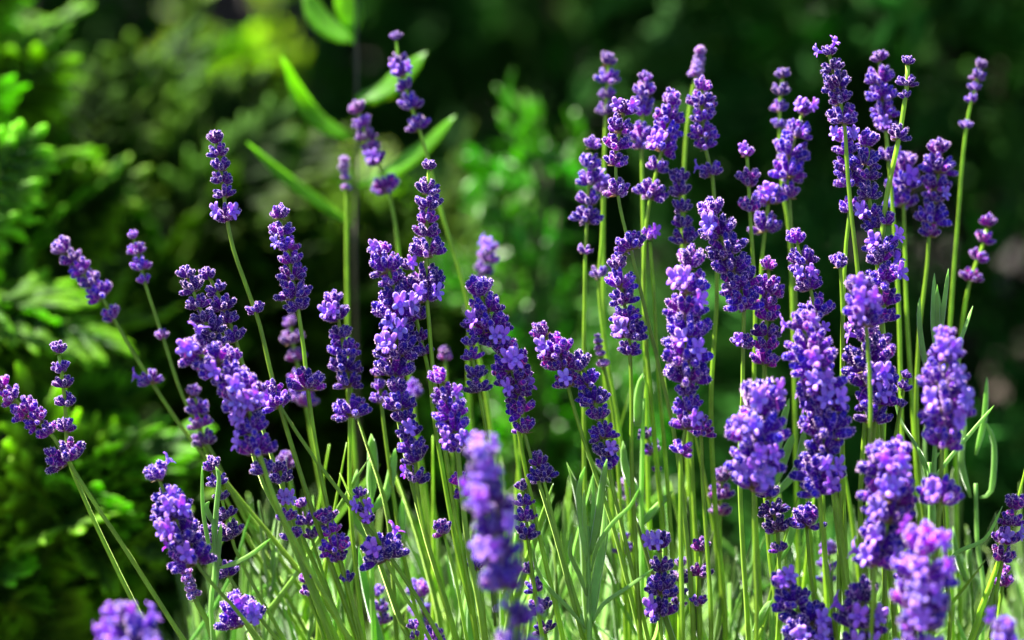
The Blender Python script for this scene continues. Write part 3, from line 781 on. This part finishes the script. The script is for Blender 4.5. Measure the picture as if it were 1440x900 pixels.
shoot('upright shoot of finger like bright leaves behind the tall blurred bloom at the right', -1, [(1318, 520), (1316, 600), (1312, 700), (1308, 900)], [
    (8, [(1312, 545), (1300, 505), (1293, 455), (1293, 418)]), (7, [(1316, 500), (1312, 450), (1314, 384)]), (7, [(1319, 480), (1318, 430), (1318, 400)], -.5),
    (8, [(1320, 490), (1326, 440), (1334, 378)]), (6, [(1330, 520), (1352, 475), (1368, 430)], 1), (6, [(1322, 480), (1322, 440), (1318, 405)])])
shoot('shoot with thin leaves spreading wide in a fan at the right', 0, [(1306, 650), (1308, 720), (1306, 800), (1300, 900)], [
    (6, [(1308, 680), (1335, 645), (1366, 608), (1398, 570)], 1), (6, [(1304, 672), (1290, 630), (1268, 595), (1256, 556)], 1),
    (5, [(1305, 660), (1296, 640), (1290, 628)]), (5, [(1309, 660), (1316, 642), (1322, 636)]), (6, [(1310, 820), (1345, 778), (1385, 758), (1410, 712)], -.5)])
shoot('blurred curving pale leaves before the dark hedge at the right', 4, [(1372, 680), (1374, 760), (1380, 900)], [
    (9, [(1365, 700), (1352, 650), (1356, 600), (1350, 560)]), (9, [(1372, 640), (1384, 590), (1388, 530)]), (8, [(1378, 700), (1394, 690), (1398, 625), (1384, 590)]),
    (8, [(1366, 810), (1362, 780), (1364, 770)]), (9, [(1360, 820), (1345, 780), (1340, 740)])])
shoot('green leafy shoot with upright leaves in front of a dark narrow spike, low left', -.5, [(300, 730), (302, 800), (300, 900)], [
    (8, [(300, 780), (304, 720), (308, 672), (303, 656)]), (6, [(298, 790), (286, 720), (284, 655)]), (8, [(302, 740), (290, 715), (294, 705)]),
    (7, [(305, 800), (335, 790), (360, 775), (380, 757)], -1), (9, [(301, 840), (306, 780), (311, 735)])])
shoot('bright broad lavender leaves standing at the foot of the right cluster', 2, [(1080, 640), (1082, 720), (1085, 900)], [
    (14, [(1080, 700), (1088, 650), (1102, 590), (1110, 560)]), (14, [(1084, 690), (1108, 630), (1116, 610)]), (12, [(1086, 700), (1120, 660), (1132, 600)]),
    (13, [(1060, 890), (1075, 860), (1085, 845)], -2), (12, [(1085, 800), (1110, 760), (1118, 720)])])
shoot('yellow green leaves rising behind the stems left of the low dark spike', 3, [(905, 560), (902, 700), (900, 890)], [
    (14, [(896, 600), (898, 560), (904, 525)]), (11, [(900, 740), (925, 712), (946, 690)]), (12, [(900, 700), (880, 660), (876, 620)])])
shoot('short bright leaves behind the low left stems', 3, [(520, 640), (522, 700), (525, 880)], [
    (16, [(522, 700), (524, 650), (522, 610)]), (14, [(522, 720), (545, 690), (556, 630)]), (14, [(520, 760), (498, 720), (502, 660)]), (14, [(524, 800), (560, 760), (566, 700)])])

# loose mass of silvery leaves deeper in the bush
def leaf_array(L, w, bend, rng):
    pts = [np.array([0, bend * L * t * t, L * t]) for t in np.linspace(0, 1, 6)]
    mb = MB(); strip_leaf(mb, pts, w, np.array([0, -1., 0]), thick=.0006, fold=.3)
    return mb
def lavender_leaves():
    rng = np.random.default_rng(5); mb = MB()
    for s in range(135):
        px = rng.uniform(270, 1500); dd = rng.uniform(.03, .30)
        crest = 785 + 45 * math.sin(px * .013) + 30 * math.sin(px * .041 + 1)
        if px < 420: crest += (420 - px) * .55
        if 720 < px < 900: crest += 30
        if px > 1330: crest += 20
        tip = np.array(at(px, crest + rng.exponential(55) - 25, FOCUS + dd))
        lean = rng.normal(0, .22, 2)
        H = rng.uniform(.07, .12)
        n = rng.integers(8, 14)
        tone = rng.uniform(.25, 1.45)
        for k in range(n):
            t = k / n
            p = tip - np.array([lean[0] * H * (1 - t), lean[1] * H * (1 - t), H * (1 - t)])
            az = (k % 2) * math.pi + (k // 2) * 1.57 + rng.normal(0, .35)
            el = R(35 + 45 * t + rng.normal(0, 10))
            d = np.array([math.cos(az) * math.cos(el), math.sin(az) * math.cos(el), math.sin(el)])
            L = rng.uniform(.024, .048) * (1.1 - .45 * t); w = rng.uniform(.0014, .0028)
            pts = []
            for u in np.linspace(0, 1, 6):
                pts.append(p + d * L * u + np.array([0, 0, rng.uniform(.05, .35) * L * u * u]))
            strip_leaf(mb, pts, w, np.array([0, -.4, 1.]) + rng.normal(0, .3, 3), thick=.0005, fold=.28,
                       col=np.array([tone * rng.uniform(.85, 1.15), tone, tone * rng.uniform(.7, 1.3)]))
        v, f = tube([tip + np.array([0, 0, -.005]), tip - np.array([lean[0] * H, lean[1] * H, H]), np.array([tip[0] * .9, tip[1], -.005])], [.0007, .001, .0015], ROUND[::2])
        mb.add(v, f, 0, (.7, .8, .5))
    for s in range(125):                                              # long loose blades and side stems rising out of the mass
        px = rng.uniform(300, 1480); y = rng.uniform(640, 860) if 420 < px < 1150 else rng.uniform(720, 880)
        dd = rng.uniform(.01, .16)
        top = np.array(at(px, y, FOCUS + dd)); L = rng.uniform(.05, .10)
        lean = rng.normal(0, .35); foot = top - np.array([lean * L, rng.normal(0, .2) * L, L])
        mid_ = (top + foot) / 2 + rng.normal(0, .12, 3) * L
        tone = rng.uniform(.5, 1.5)
        strip_leaf(mb, catmull([foot, mid_, top], .008), rng.uniform(.0016, .0036), np.array([rng.normal(0, .6), -1, .5]), thick=.0005, fold=.28,
                   col=(tone * rng.uniform(.7, 1.05), tone, tone * rng.uniform(.3, 1.0)))
    o = link('lavender_leaves', mb.mesh('lavender_leaves', [M_LEAFPALE]))
    tag(o, 'dense silvery green narrow leaves filling the lavender bush between its stems', 'lavender foliage', kind='stuff')
lavender_leaves()

# ------------------------------------------------------------------ shrubs behind
def finger(L, w, rng, bumps=3):
    """flat scale-leaved twig end"""
    prof = []
    n = 7
    for i in range(n + 1):
        t = i / n
        r = w * (math.sin(math.pi * (0.1 + .86 * t)) ** .6) * (1 + .22 * math.sin(bumps * 6.28 * t))
        prof.append((t * L, max(r, w * .06)))
    return lathe(prof, 6, flat=.4)
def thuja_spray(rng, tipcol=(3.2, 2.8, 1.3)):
    mb = MB()
    v, f = tube([np.zeros(3), np.array([0, .02, .5]), np.array([0, -.02, .95])], [.016, .012, .006], ROUND[::2]); mb.add(v, f, 0, (.7, .6, .5))
    n = 15
    for k in range(n):
        t = .12 + .86 * k / n; s = 1 if k % 2 else -1
        if k == n - 1: s = 0
        ang = R(48 + rng.uniform(-10, 10)) * s
        L = (.44 * (1 - t) ** .8 + .13) * rng.uniform(.8, 1.2)
        d = np.array([math.sin(ang), rng.uniform(-.18, .18), math.cos(ang)]); d /= np.linalg.norm(d)
        p0 = np.array([0, 0, t])
        for j in range(3 if L > .28 else 1):
            a2 = ang + (0, .55, -.55)[j] * (1 if s >= 0 else -1)
            d2 = np.array([math.sin(a2), d[1], math.cos(a2)]) if j else d
            L2 = L * (1, .55, .5)[j]; st = p0 + d * L * (0, .35, .5)[j]
            v, f = finger(L2, .042, rng)
            B = basis(d2); yy = np.array([0, 1., 0]) - d2 * d2[1]; yy /= np.linalg.norm(yy); B = np.stack([np.cross(yy, d2), yy, d2])
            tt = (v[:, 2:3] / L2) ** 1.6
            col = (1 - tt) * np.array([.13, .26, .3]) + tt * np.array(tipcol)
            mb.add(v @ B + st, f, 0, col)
    return mb
def yew_spray(rng):
    mb = MB()
    v, f = tube([np.zeros(3), np.array([0, .03, .5]), np.array([0, 0, 1.])], [.02, .014, .006], ROUND[::2]); mb.add(v, f, 0, (1., .8, .5))
    for k in range(34):
        t = .05 + .93 * k / 34; s = 1 if k % 2 else -1
        ang = R(62 - 30 * t + rng.uniform(-12, 12)) * s
        d = np.array([math.sin(ang), rng.uniform(-.35, .35), math.cos(ang)])
        L = .24 * rng.uniform(.7, 1.15)
        pts = [np.array([0, 0, t]) + d * L * u for u in (0, .33, .66, 1)]
        c = (.6 + .7 * t)
        strip_leaf(mb, pts, .05, np.array([0, 1., 0]), thick=.008, col=(c, c * 1.05, c), fold=.2)
    return mb
def leafy_spray(rng):
    mb = MB()
    v, f = tube([np.zeros(3), np.array([0, .03, .5]), np.array([0, 0, 1.])], [.02, .014, .006], ROUND[::2]); mb.add(v, f, 0, (.8, .7, .5))
    for k in range(13):
        t = .1 + .9 * k / 13; az = k * 2.4
        el = R(30 + 45 * t)
        d = np.array([math.cos(az) * math.cos(el), math.sin(az) * math.cos(el), math.sin(el)])
        L = .34 * rng.uniform(.7, 1.15)
        pts = [np.array([0, 0, t]) + d * L * u - np.array([0, 0, .12 * L * u * u]) for u in np.linspace(0, 1, 5)]
        c = rng.uniform(.7, 1.3)
        strip_leaf(mb, pts, .13, np.array([0, 0, 1.]), thick=.008, col=(c, c, c), fold=.15, prof=lambda t: math.sin(math.pi * (.08 + .88 * t)))
    return mb
SPR = {}
for nm, fn in (('thuja', thuja_spray), ('yew', yew_spray), ('leafy', leafy_spray)):
    SPR[nm] = []
    for i in range(5):
        v, f, m, c = fn(np.random.default_rng(40 + i)).arrays()
        SPR[nm].append((v, f, c))

def shrub(name, label, cat, spray, mat, base, blobs, count, size, seed, group=None, droop=.15, outward=.75, trunk=1.0):
    """trunk with limbs and a crown of sprays spread through the volume of several lobes, thick outside and thinner within"""
    rng = np.random.default_rng(seed)
    root = link(name, None, loc=Vector(base)); root.empty_display_size = .05
    tag(root, label, cat, group)
    base = np.array(base, float)
    mb = MB()
    top = max(b[0][2] for b in blobs)
    mid = np.mean([b[0] for b in blobs], axis=0)
    tr = catmull([base + [0, 0, -.01], (base + mid) / 2 + rng.normal(0, .02, 3), mid], .03)
    v, f = tube(tr - base, np.linspace(.022, .009, len(tr)) * trunk, ROUND); mb.add(v, f)
    for c, r in blobs:
        for _ in range(5):
            e = np.array(c) + rng.normal(0, .4, 3) * np.array(r)
            s = tr[rng.integers(len(tr) // 4, len(tr))]
            q = catmull([s, (s + e) / 2 + np.array([0, 0, -.02]), e], .04)
            v, f = tube(q - base, np.linspace(.007, .002, len(q)) * min(1, trunk * 1.4), ROUND[::2]); mb.add(v, f)
    link('trunk', mb.mesh('trunk', [M_WOOD]), root)
    V, F, C, n0 = [], [], [], 0
    vol = np.array([r[0] * r[1] * r[2] for _, r in blobs]) ** .75; vol /= vol.sum()
    for k in range(count):
        c, r = blobs[rng.choice(len(blobs), p=vol)]
        c = np.array(c); r = np.array(r)
        u = rng.normal(0, 1, 3); u /= np.linalg.norm(u)
        rad = rng.uniform(.45, 1.0) ** .6
        p = c + u * r * rad
        if p[2] < .03: p[2] = rng.uniform(.03, .15)
        d = u * outward + np.array([0, 0, .35]) + rng.normal(0, .38, 3); d /= np.linalg.norm(d)
        s = size * rng.uniform(.65, 1.35)
        v, f, cc = SPR[spray][rng.integers(5)]
        B = basis(d, rng.uniform(0, 6.28))
        # keep flat sprays mostly facing the sky
        if spray in ('thuja',):
            nrm = np.array([0, 0, 1.]) + rng.normal(0, .55, 3); nrm -= d * nrm.dot(d); nrm /= np.linalg.norm(nrm)
            B = np.stack([np.cross(nrm, d), nrm, d])
        vv = v.copy(); vv[:, 1] -= droop * vv[:, 2] ** 2
        V.append((vv * s) @ B + p - d * s * .6 - base)
        F += [tuple(i + n0 for i in q) for q in f]
        C.append(cc * rng.uniform(.7, 1.3) * np.array([rng.uniform(.8, 1.25), 1, rng.uniform(.8, 1.2)])); n0 += len(v)
    mm = MB(); mm.v = V; mm.f = F; mm.m = [0] * len(F); mm.c = C; mm.n = n0
    link('foliage', mm.mesh('foliage', [mat]), root)
    return root

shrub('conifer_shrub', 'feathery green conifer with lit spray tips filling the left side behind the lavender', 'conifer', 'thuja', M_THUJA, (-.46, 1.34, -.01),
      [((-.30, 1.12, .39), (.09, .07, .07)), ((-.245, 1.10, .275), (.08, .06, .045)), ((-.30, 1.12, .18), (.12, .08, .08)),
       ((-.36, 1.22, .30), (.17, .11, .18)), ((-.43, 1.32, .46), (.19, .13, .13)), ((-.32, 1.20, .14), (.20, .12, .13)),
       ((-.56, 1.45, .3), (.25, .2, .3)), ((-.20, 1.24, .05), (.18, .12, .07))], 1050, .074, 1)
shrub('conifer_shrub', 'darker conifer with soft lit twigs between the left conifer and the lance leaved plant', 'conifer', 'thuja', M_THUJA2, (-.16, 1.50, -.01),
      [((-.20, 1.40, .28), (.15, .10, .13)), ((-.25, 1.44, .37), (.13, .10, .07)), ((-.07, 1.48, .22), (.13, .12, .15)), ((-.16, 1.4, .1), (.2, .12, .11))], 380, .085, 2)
shrub('golden_shrub', 'blurred yellow green golden shrub lit by the sun before the black gap at the top', 'shrub', 'thuja', M_GOLD, (-.21, 2.05, -.01),
      [((-.235, 1.92, .40), (.06, .05, .014)), ((-.19, 1.94, .43), (.012, .02, .07)), ((-.26, 1.95, .46), (.014, .02, .03)), ((-.16, 2.0, .2), (.08, .06, .13))], 260, .045, 3, trunk=.4)
shrub('leafy_shrub', 'fresh green leafy shrub glowing in the dark middle of the hedge', 'shrub', 'leafy', M_FRESH, (.02, 1.36, -.01),
      [((.012, 1.32, .405), (.03, .03, .05)), ((-.004, 1.31, .345), (.045, .04, .035)), ((.02, 1.34, .19), (.07, .06, .12))], 150, .052, 4, trunk=.25)
for i, (x, y, h, lab) in enumerate([
    (-.62, 2.45, 1.0, 'dark evergreen hedge shrub far behind the left conifer'),
    (.04, 2.35, .95, 'dark evergreen hedge shrub behind the fresh green one'),
    (.34, 1.68, .95, 'dark evergreen hedge shrub behind the tall right spikes'),
    (.64, 1.66, 1.0, 'dark evergreen hedge shrub filling the top right corner')]):
    shrub('yew_shrub', lab, 'hedge shrub', 'yew', M_YEW, (x, y, -.01),
          [((x, y - .05, .12), (.42, .26, .14)), ((x, y, h * .28), (.28, .18, h * .3)), ((x - .04, y - .03, h * .62), (.28, .22, h * .28)), ((x + .06, y + .03, h * .88), (.22, .2, h * .2))], 1050, .10, 20 + i,
          'dark evergreen shrubs of the hedge', trunk=.45)

# dark board backing added behind the hedge, standing in for deep shade in the top gap
def gap_shade_backing():
    root = link('gap_shade_backing', None, loc=(0, 3.3, 0)); root.empty_display_size = .1
    tag(root, 'added black boards standing in for the deep shade in the gap at the top', 'shade backing')
    mat = leafmat('gap_shade_black', (.02, .014, .01), (0, 0, 0), tf=0.0, rough=.8, noise=(6, .4), bump=.4)  # near-black base puts the gap's shade into the colour
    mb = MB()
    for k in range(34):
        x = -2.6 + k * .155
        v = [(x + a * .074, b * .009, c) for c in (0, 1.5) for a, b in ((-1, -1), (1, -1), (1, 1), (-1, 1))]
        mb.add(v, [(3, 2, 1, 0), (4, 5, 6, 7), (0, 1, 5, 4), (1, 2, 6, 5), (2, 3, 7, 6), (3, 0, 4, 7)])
    link('shade_boards', mb.mesh('shade_boards', [mat], False), root)
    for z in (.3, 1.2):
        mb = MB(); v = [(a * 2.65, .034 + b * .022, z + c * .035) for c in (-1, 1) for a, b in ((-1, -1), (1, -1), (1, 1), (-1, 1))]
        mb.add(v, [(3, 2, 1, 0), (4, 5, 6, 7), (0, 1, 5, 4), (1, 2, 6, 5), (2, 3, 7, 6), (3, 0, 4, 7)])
        link('backing_rail', mb.mesh('backing_rail', [mat], False), root)
gap_shade_backing()

# ------------------------------------------------------------------ lance leaved plant behind the left centre
def broad_plant():
    dep = FOCUS + .20; ppm = FPX / dep
    root = link('lance_leaved_plant', None, loc=at(505, 400, dep)); root.location.z = -.01
    base = np.array(root.location)
    tag(root, 'blurred plant with broad lance shaped leaves on a dark upright stem behind the lavender', 'plant')
    P = [np.array(at(x, y, dep)) for x, y in ((500, -40), (501, 60), (502, 160), (500, 300), (500, 420))] + [base + [0, 0, .15], base]
    line = catmull(P, .01)
    mb = MB(); v, f = tube(line - base, np.linspace(.0007, .0013, len(line)), ROUND); mb.add(v, f)
    link('stem', mb.mesh('stem', [M_DARKSTEM]), root)
    pr = lambda t: math.sin(math.pi * (.04 + .957 * t)) ** .8
    for w, pts, dd, up in [
        (50, [(500, 195), (455, 175), (420, 135), (396, 78)], -2, (1, -.6, .9)),
        (46, [(500, 135), (530, 132), (570, 105), (600, 72)], -2, (0, -.8, 1)),
        (38, [(503, 262), (550, 240), (600, 205), (640, 162)], -3, (-.2, -.8, 1)),
        (26, [(498, 318), (450, 285), (395, 245), (348, 200)], -3, (.3, -.7, 1)),
        (52, [(498, 60), (470, 45), (445, 20), (428, -25)], 1, (.8, -.8, .7)),
        (40, [(499, 50), (490, 10), (478, -40)], 0, (0, -1, .6)),
        ]:
        Q = [np.array(at(x, y, dep + dd / 100 * i / (len(pts) - 1))) for i, (x, y) in enumerate(pts)]
        mb = MB(); strip_leaf(mb, catmull(Q, .006) - base, w / ppm, np.array(up, float), thick=.0005, fold=.18, prof=pr)
        link('leaf', mb.mesh('leaf', [M_BROAD]), root)
broad_plant()
print('objects', len(bpy.data.objects), 'flowers', len(FLOWERS))
